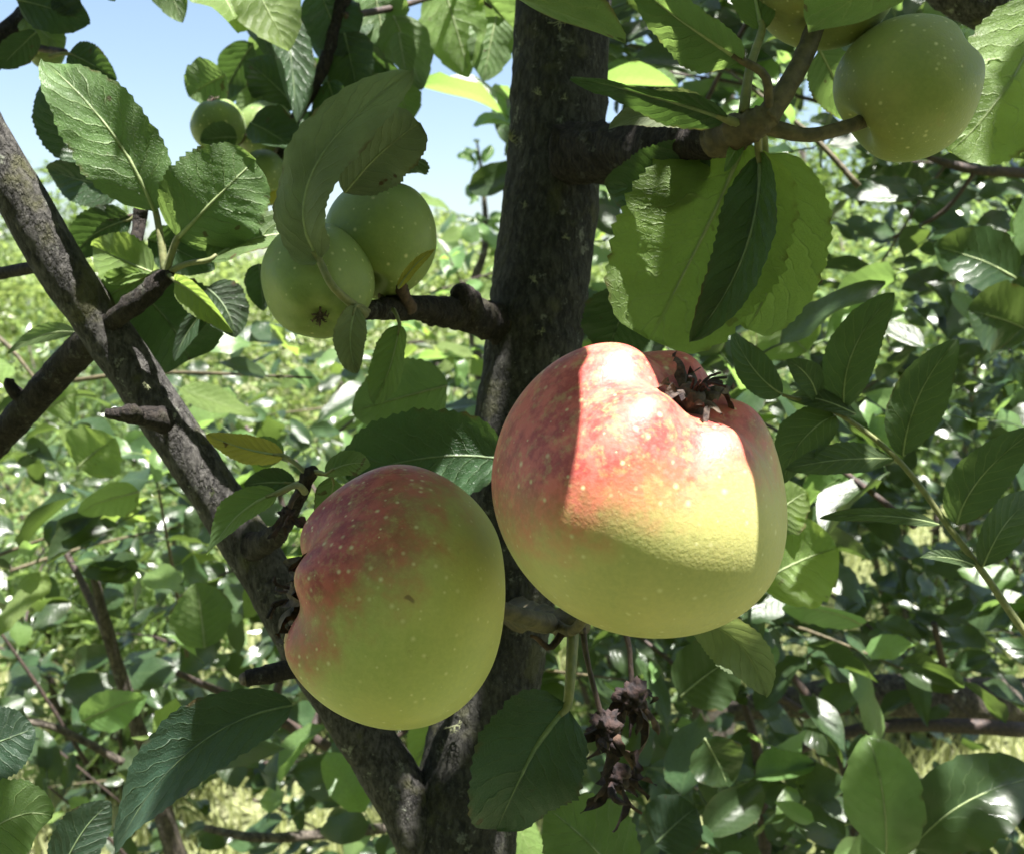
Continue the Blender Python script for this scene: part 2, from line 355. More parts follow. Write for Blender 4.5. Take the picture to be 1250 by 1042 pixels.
def orient(r, updir=1.0, camb=.25, droop=.35):
    N = Vector((r.gauss(0, .55), r.gauss(0, .55) - camb, updir)).normalized()
    D = Vector((r.gauss(0, 1), r.gauss(0, 1), r.gauss(-droop, .45)))
    D = (D - N * D.dot(N)).normalized(); S = N.cross(D)
    return Matrix((D, S, N)).transposed()
def put_leaf(parent, pos, M3, length, mat, r):
    o = bpy.data.objects.new('leaf', r.choice(LOM[mat])); C.objects.link(o); o.parent = parent
    o.matrix_local = Matrix.Translation(pos - WL[parent]) @ (M3 * length).to_4x4(); return o
def join_leaves(name, items, mat, parent, r):          # items: (pos, M3, length)
    V = []; Fc = []; uv = []; rn = []
    for pos, M3, ln in items:
        gv, gf, gu = r.choice(GEO); k = len(V); q = r.random()
        M = M3 * ln
        V += [M @ v + pos for v in gv]; Fc += [tuple(i + k for i in f) for f in gf]; uv += gu; rn += [q] * len(gv)
    o = obj(name, V, Fc, mat, parent, org=items[0][0], uv=uv, rnd=rn); o['kind'] = 'stuff'; return o

# ---------------------------------------------------------------- foreground apple tree
base = P(545, 1042, .47); base = Vector((base.x - .04, base.y + .03, 0))
tree = empty('apple_tree', base, 'dark barked forked apple tree trunk with serrated leaves carrying the ripening apples', 'apple tree')
trunk_px = [(690, -700, .47, 92), (695, -250, .465, 104), (687, 0, .46, 116), (679, 180, .46, 116), (664, 310, .46, 118), (651, 430, .46, 120), (636, 560, .46, 122), (622, 690, .46, 122), (605, 800, .46, 122), (584, 910, .46, 124), (560, 1042, .46, 138)]
tp = [(P(x, y, d), PX(wd, d) / 2) for x, y, d, wd in trunk_px]
e = tp[-1][0]
tp += [(e + Vector((-.015, .0, -.12)), .030), (Vector((base.x + .01, base.y, .7)), .034), (Vector((base.x, base.y, .25)), .038), (Vector((base.x, base.y, -.05)), .055)]
tube('trunk', tp, BARK, tree, 260, 56, rough=.055, scale=70)
lp = [(-330, -330, .36, 56), (-110, 20, .385, 60), (8, 212, .40, 60), (72, 322, .41, 61), (137, 415, .42, 60), (202, 512, .425, 60), (262, 602, .43, 60), (320, 692, .435, 62), (383, 802, .44, 64), (444, 896, .445, 66), (500, 985, .45, 72), (540, 1060, .455, 90), (560, 1130, .46, 90)]
ptube('limb', lp, BARKL, tree, 200, 48, rough=.05, scale=75, seed=4)
ptube('branch', [(125, 400, .44, 34), (85, 440, .46, 40), (40, 490, .47, 36), (5, 528, .48, 36), (-60, 600, .49, 34)], BARKD, tree, 40, 16, rough=.12, scale=120)
ptube('stub', [(38, 492, .47, 20), (22, 482, .468, 18), (12, 470, .466, 14), (12, 462, .466, 9)], BARKD, tree, 10, 10, rough=.2, scale=150)
ptube('twig', [(-30, 335, .46, 18), (10, 332, .45, 16), (60, 322, .43, 14)], BARKD, tree, 12, 10, rough=.2, scale=150)
o = ptube('stub', [(200, 512, .41, 34), (165, 508, .395, 22), (145, 506, .39, 16), (128, 504, .388, 11)], BARKD, tree, 14, 12, rough=.25, scale=150)
ptube('bud', [(168, 506, .394, 20), (155, 503, .387, 20), (147, 502, .385, 9)], BARKD, o, 8, 10, rough=.3, scale=200)
o = ptube('stub', [(385, 812, .42, 26), (345, 818, .405, 24), (320, 824, .40, 22), (300, 828, .398, 21)], BARKD, tree, 16, 14, rough=.12, scale=150, rings=.08)
ptube('cut_end', [(301, 828, .3985, 19), (295, 829, .397, 15)], CUT, o, 4, 12, rough=.2, scale=300)
# spur holding the leaf rosette on the limb
ptube('spur', [(120, 405, .42, 26), (155, 378, .405, 24), (180, 358, .40, 26), (203, 337, .40, 20), (208, 330, .40, 10)], BARKD, tree, 24, 14, rough=.25, scale=150, rings=.12)
ptube('spur', [(150, 372, .425, 16), (160, 320, .44, 14), (170, 275, .45, 16), (172, 255, .45, 18), (171, 240, .45, 8)], BARKD, tree, 20, 10, rough=.25, scale=160)
ptube('twig', [(168, 262, .45, 5), (135, 268, .452, 4), (105, 270, .455, 4), (95, 280, .455, 3)], TWIGD, tree, 10, 6)
S1 = (202, 334, .40)
leaf(tree, (190, 258, .40), (52, 74, .395), 108, 'mid', c=(148, 152, .385), pet=S1, petw=9, fold=.28, roll=-12, asym=-.05)
leaf(tree, (217, 291, .395), (311, 196, .392), 122, 'mid', c=(262, 242, .385), pet=S1, petw=9, fold=.06, a=.42, e=.50, twist=.1)
leaf(tree, (254, 318, .395), (425, 292, .42), 66, 'mid', c=(325, 268, .40), pet=S1, petw=7, fold=.4, roll=-38)
leaf(tree, (214, 343, .395), (285, 406, .39), 42, 'light', c=(246, 358, .385), pet=S1, petw=6, fold=.5, roll=30)
leaf(tree, (186, 333, .41), (112, 300, .425), 66, 'light', c=(150, 318, .41), pet=S1, fold=.3)
leaf(tree, (180, 338, .41), (118, 372, .42), 50, 'mid', pet=S1, fold=.3)
leaf(tree, (108, 196, .46), (57, 92, .47), 66, 'dark', c=(70, 160, .46), pet=(170, 250, .45), fold=.2)
leaf(tree, (152, 226, .455), (58, 206, .47), 62, 'dark', c=(110, 228, .46), pet=(170, 250, .45), fold=.25)
leaf(tree, (84, 66, .5), (142, 98, .5), 48, 'dark', pet=(60, 70, .5), fold=.2)
leaf(tree, (168, 352, .435), (232, 440, .45), 128, 'dark', c=(215, 395, .44), pet=(160, 375, .42), fold=.15, a=.4, e=.4)
leaf(tree, (252, 352, .43), (288, 412, .43), 62, 'dark', c=(280, 370, .43), fold=.3)
leaf(tree, (262, 366, .43), (213, 441, .43), 26, 'dark', c=(226, 400, .43), fold=.5)
leaf(tree, (160, 268, .45), (90, 312, .46), 58, 'dark', c=(112, 278, .455), pet=(170, 258, .45), fold=.2)
leaf(tree, (316, 322, .45), (322, 380, .45), 40, 'dark', fold=.2)
leaf(tree, (92, 406, .45), (10, 432, .47), 24, 'mid', c=(50, 400, .46), fold=.3, roll=30)
leaf(tree, (180, 292, .44), (262, 330, .45), 60, 'dark', fold=.2)
# spur with the pair of green apples
ptube('spur', [(640, 405, .455, 54), (600, 392, .445, 46), (570, 384, .43, 40), (540, 380, .415, 36), (510, 376, .40, 30), (480, 376, .385, 26), (450, 380, .37, 20), (436, 384, .36, 12)], BARKD, tree, 60, 20, rough=.2, scale=140, rings=.16)
ptube('spur_knob', [(575, 388, .428, 34), (568, 368, .422, 40), (560, 356, .42, 30), (556, 350, .42, 12)], BARKD, tree, 16, 14, rough=.3, scale=160, rings=.1)
ptube('twig', [(500, 378, .39, 18), (492, 355, .38, 16), (486, 340, .375, 12)], DRY, tree, 10, 10, rough=.3, scale=200)
leaf(tree, (390, 318, .338), (504, 86, .342), 96, 'pale', c=(316, 212, .322), pet=(446, 384, .355), petc=(408, 352, .338), petw=10, fold=.55, curl=-.25, roll=-32, a=.36, e=.5, wave=.16)
leaf(tree, (420, 235, .352), (512, 150, .352), 84, 'pale', c=(455, 190, .348), fold=.2, roll=20, wave=.14, e=.4)
leaf(tree, (470, 190, .37), (470, 215, .40), 60, 'dark', c=(520, 190, .39), fold=.2)
leaf(tree, (434, 374, .345), (436, 456, .345), 42, 'pale', c=(420, 420, .34), fold=.35, pet=(450, 380, .36))
leaf(tree, (488, 398, .36), (456, 494, .365), 50, 'mid', c=(480, 450, .355), fold=.4, roll=25, pet=(480, 378, .375))
leaf(tree, (486, 352, .365), (531, 304, .36), 16, 'yellow', c=(505, 320, .355), fold=.7)
# upper right spur
ptube('spur', [(700, 188, .44, 74), (750, 186, .415, 64), (800, 180, .385, 58), (850, 172, .36, 48), (885, 164, .345, 38), (915, 155, .34, 32), (935, 146, .335, 26)], BARKD, tree, 60, 22, rough=.18, scale=130, rings=.12)
ptube('spur_tip', [(872, 170, .349, 46), (900, 160, .3395, 42), (925, 150, .335, 38), (945, 138, .332, 28)], STEMB, tree, 26, 16, rough=.14, scale=150, rings=.15)
leaf(tree, (906, 74, .325), (772, -22, .325), 82, 'mid', c=(850, 42, .32), pet=(938, 142, .332), petc=(935, 95, .325), petw=11, fold=.45, roll=-30, petmat=STEMB)
leaf(tree, (888, 146, .333), (696, 96, .345), 64, 'dark', c=(800, 112, .33), pet=(905, 156, .335), petw=12, fold=.55, roll=-48, curl=-.2)
leaf(tree, (880, 150, .345), (742, 158, .36), 52, 'pale', c=(810, 118, .35), fold=.4, roll=20)
leaf(tree, (930, 38, .34), (905, -70, .35), 60, 'mid', pet=(908, 138, .335), petc=(915, 85, .335), petw=11, fold=.3)
leaf(tree, (908, 176, .362), (792, 414, .372), 208, 'light', c=(872, 270, .36), pet=(925, 158, .338), petw=10, fold=.10, a=.36, e=.36, wave=.07)  # this leaf and the next: lighter colour stands in for backlight
leaf(tree, (935, 190, .372), (912, 402, .385), 118, 'light', c=(985, 290, .37), pet=(930, 158, .338), petw=9, fold=.15, a=.4, e=.4)
leaf(tree, (926, 186, .342), (842, 418, .352), 82, 'dark', c=(938, 310, .335), pet=(925, 162, .336), petw=10, fold=.5, roll=22)
leaf(tree, (862, 184, .362), (738, 226, .378), 84, 'dark', c=(800, 238, .365), pet=(880, 172, .35), fold=.2)
leaf(tree, (775, 352, .42), (742, 428, .43), 92, 'dark', fold=.15, a=.4, e=.45)
leaf(tree, (905, 172, .34), (884, 210, .338), 20, 'mid', fold=.5, pet=(900, 165, .338))
leaf(tree, (1275, 10, .43), (1158, 184, .42), 150, 'light', c=(1240, 120, .41), fold=.2, a=.4, e=.5)
leaf(tree, (1000, 60, .40), (1040, 150, .42), 60, 'mid', fold=.2)
ptube('branch', [(1300, 60, .5, 60), (1235, 22, .5, 56), (1180, 0, .5, 50), (1120, -40, .5, 46), (1010, -150, .47, 46), (800, -330, .47, 60), (695, -420, .47, 60)], BARKL, tree, 60, 20, rough=.12, scale=100, seed=8)
# small spur beside the left apple
ptube('spur', [(310, 668, .425, 34), (335, 655, .40, 26), (352, 632, .38, 18), (366, 604, .365, 18), (376, 582, .36, 20), (384, 572, .358, 12)], BARKD, tree, 30, 14, rough=.25, scale=150, rings=.12)
leaf(tree, (346, 556, .36), (252, 530, .36), 36, 'yellow', c=(300, 552, .355), pet=(378, 582, .358), petw=6, fold=.2)
leaf(tree, (338, 602, .335), (254, 677, .335), 46, 'mid', c=(285, 618, .33), pet=(372, 600, .36), petc=(362, 592, .34), petw=8, fold=.45, roll=28)
leaf(tree, (360, 590, .37), (298, 592, .37), 36, 'dark', pet=(374, 590, .36), fold=.15)
leaf(tree, (345, 560, .38), (302, 545, .38), 40, 'mid', pet=(376, 580, .36), fold=.3)
leaf(tree, (398, 578, .355), (452, 566, .36), 36, 'mid', c=(425, 560, .35), pet=(382, 576, .358), fold=.4, roll=-20)
leaf(tree, (405, 582, .36), (385, 640, .37), 40, 'mid', c=(412, 600, .365), pet=(382, 578, .358), petw=4, fold=.3)
tag(tree, None)
# leaves around the two big apples
leaf(tree, (612, 560, .405), (424, 584, .40), 118, 'dark', c=(520, 545, .395), fold=.12, a=.4, e=.4)
leaf(tree, (545, 470, .5), (428, 502, .5), 92, 'mid', c=(490, 485, .49), fold=.15)
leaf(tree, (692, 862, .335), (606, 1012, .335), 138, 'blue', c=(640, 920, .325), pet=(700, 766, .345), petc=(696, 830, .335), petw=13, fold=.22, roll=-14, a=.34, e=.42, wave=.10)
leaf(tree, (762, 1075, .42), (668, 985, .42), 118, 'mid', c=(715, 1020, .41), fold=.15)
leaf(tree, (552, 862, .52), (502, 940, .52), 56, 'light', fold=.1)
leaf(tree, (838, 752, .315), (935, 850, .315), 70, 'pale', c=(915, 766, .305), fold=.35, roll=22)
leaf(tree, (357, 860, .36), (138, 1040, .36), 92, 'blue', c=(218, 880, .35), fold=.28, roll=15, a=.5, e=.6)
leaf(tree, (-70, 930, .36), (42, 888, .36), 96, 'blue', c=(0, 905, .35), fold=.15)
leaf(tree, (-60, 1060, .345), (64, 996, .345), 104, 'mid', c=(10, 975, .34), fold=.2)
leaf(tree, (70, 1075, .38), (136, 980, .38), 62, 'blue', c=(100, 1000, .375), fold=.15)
# top left leaves
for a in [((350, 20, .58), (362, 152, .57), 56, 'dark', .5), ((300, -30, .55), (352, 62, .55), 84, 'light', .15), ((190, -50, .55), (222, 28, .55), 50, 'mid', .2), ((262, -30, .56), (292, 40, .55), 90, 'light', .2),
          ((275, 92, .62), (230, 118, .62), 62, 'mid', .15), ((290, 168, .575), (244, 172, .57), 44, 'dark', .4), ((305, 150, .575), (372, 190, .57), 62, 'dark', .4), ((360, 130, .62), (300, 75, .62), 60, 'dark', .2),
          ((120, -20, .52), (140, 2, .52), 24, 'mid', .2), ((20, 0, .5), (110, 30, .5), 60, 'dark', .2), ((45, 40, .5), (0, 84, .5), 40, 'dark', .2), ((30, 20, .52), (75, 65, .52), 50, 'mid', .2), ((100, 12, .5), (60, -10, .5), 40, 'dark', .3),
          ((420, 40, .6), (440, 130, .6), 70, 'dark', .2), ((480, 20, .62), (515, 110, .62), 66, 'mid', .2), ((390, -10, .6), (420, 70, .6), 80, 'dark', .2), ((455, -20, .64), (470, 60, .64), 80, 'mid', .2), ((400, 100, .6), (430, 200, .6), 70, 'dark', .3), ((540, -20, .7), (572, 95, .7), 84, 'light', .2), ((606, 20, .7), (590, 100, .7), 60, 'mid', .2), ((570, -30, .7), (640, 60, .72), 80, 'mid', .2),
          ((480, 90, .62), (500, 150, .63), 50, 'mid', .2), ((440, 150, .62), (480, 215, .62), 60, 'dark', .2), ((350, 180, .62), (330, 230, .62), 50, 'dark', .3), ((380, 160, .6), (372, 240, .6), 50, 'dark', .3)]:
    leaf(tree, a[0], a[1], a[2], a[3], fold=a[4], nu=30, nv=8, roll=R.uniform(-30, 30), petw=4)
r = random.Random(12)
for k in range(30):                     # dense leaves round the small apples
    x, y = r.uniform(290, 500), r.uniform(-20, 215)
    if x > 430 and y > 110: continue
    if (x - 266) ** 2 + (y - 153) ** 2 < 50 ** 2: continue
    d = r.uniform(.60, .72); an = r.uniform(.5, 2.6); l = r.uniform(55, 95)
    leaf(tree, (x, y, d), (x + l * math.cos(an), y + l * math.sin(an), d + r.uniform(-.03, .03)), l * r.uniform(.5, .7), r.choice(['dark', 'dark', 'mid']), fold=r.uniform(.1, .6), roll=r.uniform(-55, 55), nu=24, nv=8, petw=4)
ptube('branch', [(-40, 90, .52, 40), (20, 40, .53, 36), (60, 0, .54, 34), (120, -60, .55, 32), (60, -200, .5, 34), (-170, -140, .385, 40)], BARKD, tree, 40, 14, rough=.18, scale=120)
ptube('branch', [(325, 222, .6, 12), (350, 165, .6, 14), (395, 80, .6, 16), (425, -20, .6, 20), (470, -160, .55, 30), (600, -330, .5, 36), (690, -420, .47, 40)], BARKD, tree, 40, 12, rough=.18, scale=120)
ptube('twig', [(345, 175, .6, 8), (300, 165, .595, 7), (270, 175, .59, 6)], TWIGD, tree, 10, 8)
ptube('twig', [(30, 55, .53, 10), (55, 60, .52, 9), (80, 64, .51, 8)], TWIGD, tree, 8, 8)
ptube('twig', [(420, 20, .6, 9), (480, 10, .64, 8), (560, -10, .7, 6), (600, 10, .7, 4)], TWIGD, tree, 12, 8)
leaf(tree, (345, 226, .6), (305, 252, .6), 34, 'yellow', fold=.6, nu=20, nv=6)
# lichen tufts on the bark
def lichen(px, py, d, size, r):
    V = []; Fc = []; uv = []
    O = P(px, py, d)
    for k in range(7):
        dr = Vector((r.gauss(0, 1), -abs(r.gauss(.5, .6)), r.gauss(0, 1))).normalized(); s = PX(size, d)
        m = O + dr * s * .5 + Vector((r.gauss(0, .15), 0, r.gauss(0, .15))) * s
        for q in range(3):
            e = m + (dr + Vector((r.gauss(0, .7), r.gauss(0, .3), r.gauss(0, .7)))).normalized() * s * .55
            a, b, c = tube_geo([(O, s * .05), (m, s * .045), (e, s * .02)], 4, 5, base=len(V)); V += a; Fc += b; uv += c
    obj('lichen', V, Fc, LICH, tree, org=O, uv=uv)
for a in [(684, 25, .436, 13), (624, 172, .452, 13), (715, 170, .437, 8), (655, 115, .437, 7), (652, 344, .437, 9), (690, 120, .436, 6), (555, 885, .437, 12), (690, 290, .437, 6), (640, 250, .44, 6), (660, 405, .436, 6), (515, 880, .43, 8), (262, 600, .407, 7), (420, 845, .42, 7), (180, 470, .40, 6)]:
    lichen(*a, R)
# unseen crown added above the picture for shade, with sun gaps: branches and leaves
for pts in [[(690, -420, .47, 60), (640, -620, .40, 40), (560, -900, .33, 26), (450, -1150, .28, 14)], [(690, -560, .47, 54), (820, -760, .40, 36), (960, -1000, .33, 22), (1080, -1250, .28, 12)], [(695, -350, .465, 50), (560, -420, .42, 34), (380, -560, .36, 24), (180, -700, .32, 14)]]:
    ptube('branch', pts, BARKL, tree, 30, 12, rough=.12, scale=100)
LIT = [P(x, y, d) for x, y, d in [(735, 470, .252), (715, 520, .245), (705, 580, .243), (760, 500, .246), (790, 540, .240), (830, 570, .237), (860, 600, .236), (880, 640, .236), (820, 620, .235), (760, 600, .235), (720, 630, .238), (780, 470, .250), (850, 650, .235),
        (15, 225, .385), (35, 270, .39), (3, 200, .38), (22, 245, .385), (48, 295, .39), (-10, 185, .38), (105, 110, .39), (150, 150, .39), (295, 20, .55), (840, 20, .325), (350, 60, .57), (270, 10, .55), (560, 40, .7)]]
def clear_of_sun(pos, rad):
    for q in LIT:
        dlt = pos - q
        if (dlt - SUN * dlt.dot(SUN)).length < rad: return False
    return True
def crown(name, parent, n, x0, x1, y0, y1, z0, z1, mat, seed, ln=(.045, .075)):
    r = random.Random(seed); it = []
    while len(it) < n:
        p = Vector((r.uniform(x0, x1), r.uniform(y0, y1), r.uniform(z0, z1))); l = r.uniform(*ln)
        M3 = orient(r, 1.0, 0, .2)
        if p.z < 1.62 + .30 * max(p.y, 0): continue
        if parent is tree and not clear_of_sun(p + M3.col[0] * l * .45, l * .52): n -= .5; continue
        it.append((p, M3, l))
    return join_leaves(name, it, mat, parent, r)
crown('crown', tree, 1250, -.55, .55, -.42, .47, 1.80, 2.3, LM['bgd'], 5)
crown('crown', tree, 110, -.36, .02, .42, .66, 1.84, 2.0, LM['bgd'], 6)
# leaves added out of view to cast shade on apples, spur and trunk
def shade_leaf(target, up, length, width, ang):
    c = P(*target) + SUN * up; D = Vector((math.cos(ang), math.sin(ang), -.15)).normalized()
    V, Fc, uv, sp = leaf_geo(c - D * length / 2, c + Vector((0, 0, .004)), c + D * length / 2, width, SUN, .15, seed=up * 99, nu=30, nv=8)
    o = obj('leaf', V, Fc, LM['mid'], tree, org=V[0], uv=uv)
shade_leaf((592, 540, .262), .17, .14, .046, math.radians(90))
shade_leaf((445, 690, .28), .21, .10, .06, math.radians(30))
shade_leaf((440, 700, .30), .22, .10, .06, math.radians(75))
shade_leaf((655, 752, .352), .30, .09, .055, math.radians(60))
shade_leaf((465, 270, .375), .16, .09, .06, math.radians(10))
shade_leaf((420, 290, .36), .17, .09, .06, math.radians(70))
shade_leaf((1108, 60, .33), .22, .09, .06, math.radians(40))
shade_leaf((1000, 0, .33), .20, .09, .06, math.radians(100))
shade_leaf((690, 120, .44), .16, .10, .06, math.radians(20))
shade_leaf((868, 500, .268), .125, .075, .040, math.radians(150))
shade_leaf((935, 600, .262), .13, .075, .036, math.radians(110))
shade_leaf((480, 640, .30), .15, .09, .055, math.radians(20))

# ================================================================ apples
def apple(label, c, rx, axis, mat, aspect=.92, lp=0., asy=(0, 0), pw=.86, taper=.08, lob=.05, seed=1., basin=.22, stembasin=.26, stem=None, stemw=9, sep=None, group=None, nl=5, ns=72, nr=48, sepal_len=.35, squash=1.0, stemmat=None, cal=True):
    ctr = P(*c); Rr = PX(rx, c[2]); A = (RT * axis[0] + UP * axis[1] - FW * axis[2]).normalized()
    root = empty('apple', ctr, label, 'apple', group)
    X = A.orthogonal().normalized(); Y = A.cross(X); V = []; Fc = []
    pc = math.atan2(-FW.dot(Y), -FW.dot(X)); ad = RT * asy[0] + UP * asy[1]; ay = Vector((ad.dot(X), ad.dot(Y), 0))
    def pt(th, ph):
        rho = Rr * math.sin(th) ** pw if math.sin(th) > 0 else 0; z = math.cos(th)
        l = lob * math.cos(nl * (ph - pc) + math.pi + lp) * (.5 + .5 * z) + lob * .5 * math.cos(2 * ph + seed * 2)
        zz = Rr * aspect * (z if z > 0 else z * .98)
        s = rho / Rr
        zz -= Rr * basin * math.exp(-(s / .34) ** 2) if z > 0 else -Rr * stembasin * math.exp(-(s / .28) ** 2)
        if z > 0: zz += Rr * lob * 1.3 * math.cos(nl * (ph - pc) + math.pi + lp) * math.exp(-((s - .55) / .30) ** 2)
        if z > -.3: zz += Rr * s * (ay.x * math.cos(ph) + ay.y * math.sin(ph)) * (z + .3)
        rho *= (1 + l) * (1 - taper * max(0, z) ** 1.5)
        p = X * (rho * math.cos(ph)) + Y * (rho * math.sin(ph)) + A * zz
        p = p * (1 + .035 * noise.noise(p / Rr * 1.1 + Vector((seed, 0, seed))))
        return ctr + p
    for i in range(nr + 1):
        for j in range(ns): V.append(pt(math.pi * i / nr, 2 * math.pi * j / ns))
    for i in range(nr):
        for j in range(ns): Fc.append((i * ns + j, (i + 1) * ns + j, (i + 1) * ns + (j + 1) % ns, i * ns + (j + 1) % ns))
    obj('body', V, Fc, mat, root, org=ctr)
    if cal:
        q = pt(0.0001, 0); r = random.Random(int(seed * 77)); L = Rr * sepal_len
        V, Fc, uv = tube_geo([(q - A * L * .15, L * .34), (q + A * L * .15, L * .36), (q + A * L * .42, L * .26), (q + A * L * .5, L * .05)], 8, 10, rough=.3, scale=300)
        cal_o = obj('calyx', V, Fc, SEPAL, root, org=q, uv=uv)
        for k in range(8):
            an = 2 * math.pi * k / 8 + r.uniform(-.3, .3); d = X * math.cos(an) + Y * math.sin(an)
            b = q + d * L * .22 + A * L * .2; m = b + A * L * r.uniform(.4, .7) + d * L * .25; t = b + A * L * r.uniform(-.35, .45) + d * L * r.uniform(.6, 1.05)
            V, Fc, uv, s_ = leaf_geo(b, m, t, L * r.uniform(.24, .42), (d - A * .3).normalized(), .5, .3, .3, .05, 14, 6, seed=seed + k, a=.3, e=.6)
            obj('sepal', V, Fc, SEPALG if k % 3 == 0 else SEPAL, cal_o, org=b, uv=uv)
        V = []; Fc = []; uv = []
        for k in range(9):
            an = r.uniform(0, 6.3); d = X * math.cos(an) + Y * math.sin(an); b = q + d * L * .12 + A * L * .3
            g = tube_geo([(b, L * .04), (b + A * L * .4 + d * L * .1, L * .03), (b + A * L * r.uniform(.42, .6) + d * L * r.uniform(.2, .5), L * .03)], 5, 5, base=len(V)); V += g[0]; Fc += g[1]; uv += g[2]
        obj('stamens', V, Fc, DRYD, cal_o, org=q, uv=uv)
    if stem:
        b = pt(math.pi - .0001, 0); e = P(*stem[-1]); mids = [P(*s) for s in stem[:-1]]; r0 = PX(stemw, c[2]) / 2
        tube('stem', [(b + A * Rr * .12, r0)] + [(m, r0) for m in mids] + [(e, r0 * 1.3)], stemmat or STEMB, root, 20, 10, rough=.1, scale=200)
    return root
def d3(x, y, z): return RT * x + UP * y - FW * z
R1 = PX(180, .27); R2 = PX(145, .31)
YEL = (.51, .455, .175); GRN = (.41, .40, .145); RED = (.46, .050, .060)
m1 = apple_mat('apple_skin_blushed', d3(-.30, .93, .10) / R1, .08, .30, GRN, YEL, RED, .95)
m2 = apple_mat('apple_skin_half_blushed', d3(-.74, .66, .12) / R2, .30, .34, (.375, .40, .12), (.46, .45, .15), (.34, .040, .042), 1., .65)
m3 = apple_mat('apple_skin_green', d3(.2, -.8, .2) / .021, 1.05, .35, (.17, .235, .065), (.225, .285, .085), (.20, .08, .04), .6)
m4 = apple_mat('apple_skin_green_dotted', d3(-.75, -.65, .2) / .025, 1.0, .35, (.19, .235, .065), (.245, .275, .085), (.20, .10, .04), .6)
m5 = apple_mat('apple_skin_unripe', d3(-.75, -.65, .2) / .016, 1.2, .3, (.10, .155, .045), (.145, .195, .06), (.14, .08, .03), .5)
apple('large ripening apple with bright red blush over yellow and withered calyx on top', (783, 600, .272), 184, (.33, .80, .48), m1, .90, lp=-.5, asy=(-.10, .0), lob=.034, seed=1.3, basin=.20, stem=[(705, 765, .33), (672, 758, .35), (640, 748, .36)], stemw=16, ns=128, nr=96, sepal_len=.31)
apple('lopsided ripening apple with dull red cheek, calyx pointing at the slanting limb', (485, 727, .31), 156, (-.95, .05, .20), m2, .88, lp=.7, asy=(0, -.06), lob=.034, seed=3.0, basin=.23, stem=[(640, 752, .33), (670, 760, .345)], stemw=22, ns=112, nr=84, sepal_len=.38)
apple('green apple with shadowed underside, behind the pale folded leaf', (464, 292, .385), 70, (.15, .9, -.5), m3, 1.04, lob=.02, seed=2.0, basin=.12, stem=[(470, 372, .385)], stemw=9, cal=False, nl=4)
apple('pale green apple half covered by the folded leaf, small calyx below', (388, 343, .365), 68, (.15, -.62, .62), m3, 1.10, lob=.02, seed=5.0, basin=.14, stem=[(430, 300, .40), (470, 372, .395)], stemw=7, sepal_len=.2)
apple('green dotted apple hanging beside the larger cut off apple, stem from thick spur', (1108, 109, .345), 88, (.72, .55, .15), m4, .94, lob=.02, seed=4.2, basin=.14, stem=[(1040, 153, .338), (985, 165, .335), (930, 152, .335)], stemw=17, sepal_len=.15)
apple('green apple with thick upright stem, its top cut off by the picture edge', (1006, -40, .345), 95, (.1, .95, -.2), m4, .98, lob=.025, seed=6.1, basin=.16, stem=[(985, 60, .338), (965, 100, .334), (935, 146, .333)], stemw=24, cal=False)
GS = 'small green apples among dark leaves against the sky'
apple('small round green apple topmost in the leaf cluster against the sky', (266, 153, .59), 33, (-.1, .9, .3), m5, .95, lob=.02, seed=7., basin=.12, stem=[(285, 180, .595), (300, 165, .595)], stemw=5, group=GS, ns=48, nr=32, sepal_len=.25)
apple('small green apple with bright sunlit top under a dark crinkled leaf', (328, 163, .61), 40, (.3, .6, .5), m5, .9, lob=.02, seed=8., basin=.12, stem=[(340, 180, .61), (345, 175, .6)], stemw=5, group=GS, ns=48, nr=32, cal=False)
apple('small green apple hanging just above the dried brown leaf', (322, 209, .585), 26, (-.2, -.8, .5), m5, .95, lob=.02, seed=9., basin=.12, stem=[(340, 180, .595), (345, 175, .6)], stemw=5, group=GS, ns=48, nr=32, sepal_len=.3)
apple('small green apple under the dark branch in the corner by the sky', (56, 62, .55), 22, (.3, -.8, .4), m5, 1.0, lob=.02, seed=10., basin=.12, stem=[(50, 30, .54), (45, 15, .535)], stemw=5, group=GS, ns=48, nr=32, cal=False)
# fruit spur between the two large apples
ptube('spur', [(625, 748, .45, 40), (640, 750, .41, 34), (660, 754, .375, 32), (690, 760, .352, 30), (715, 764, .345, 20)], STEMB, tree, 30, 14, rough=.25, scale=150, rings=.12)
ptube('twig', [(690, 766, .35, 12), (672, 790, .345, 8), (655, 778, .342, 6), (648, 776, .34, 4)], DRY, tree, 10, 8, rough=.2, scale=200)
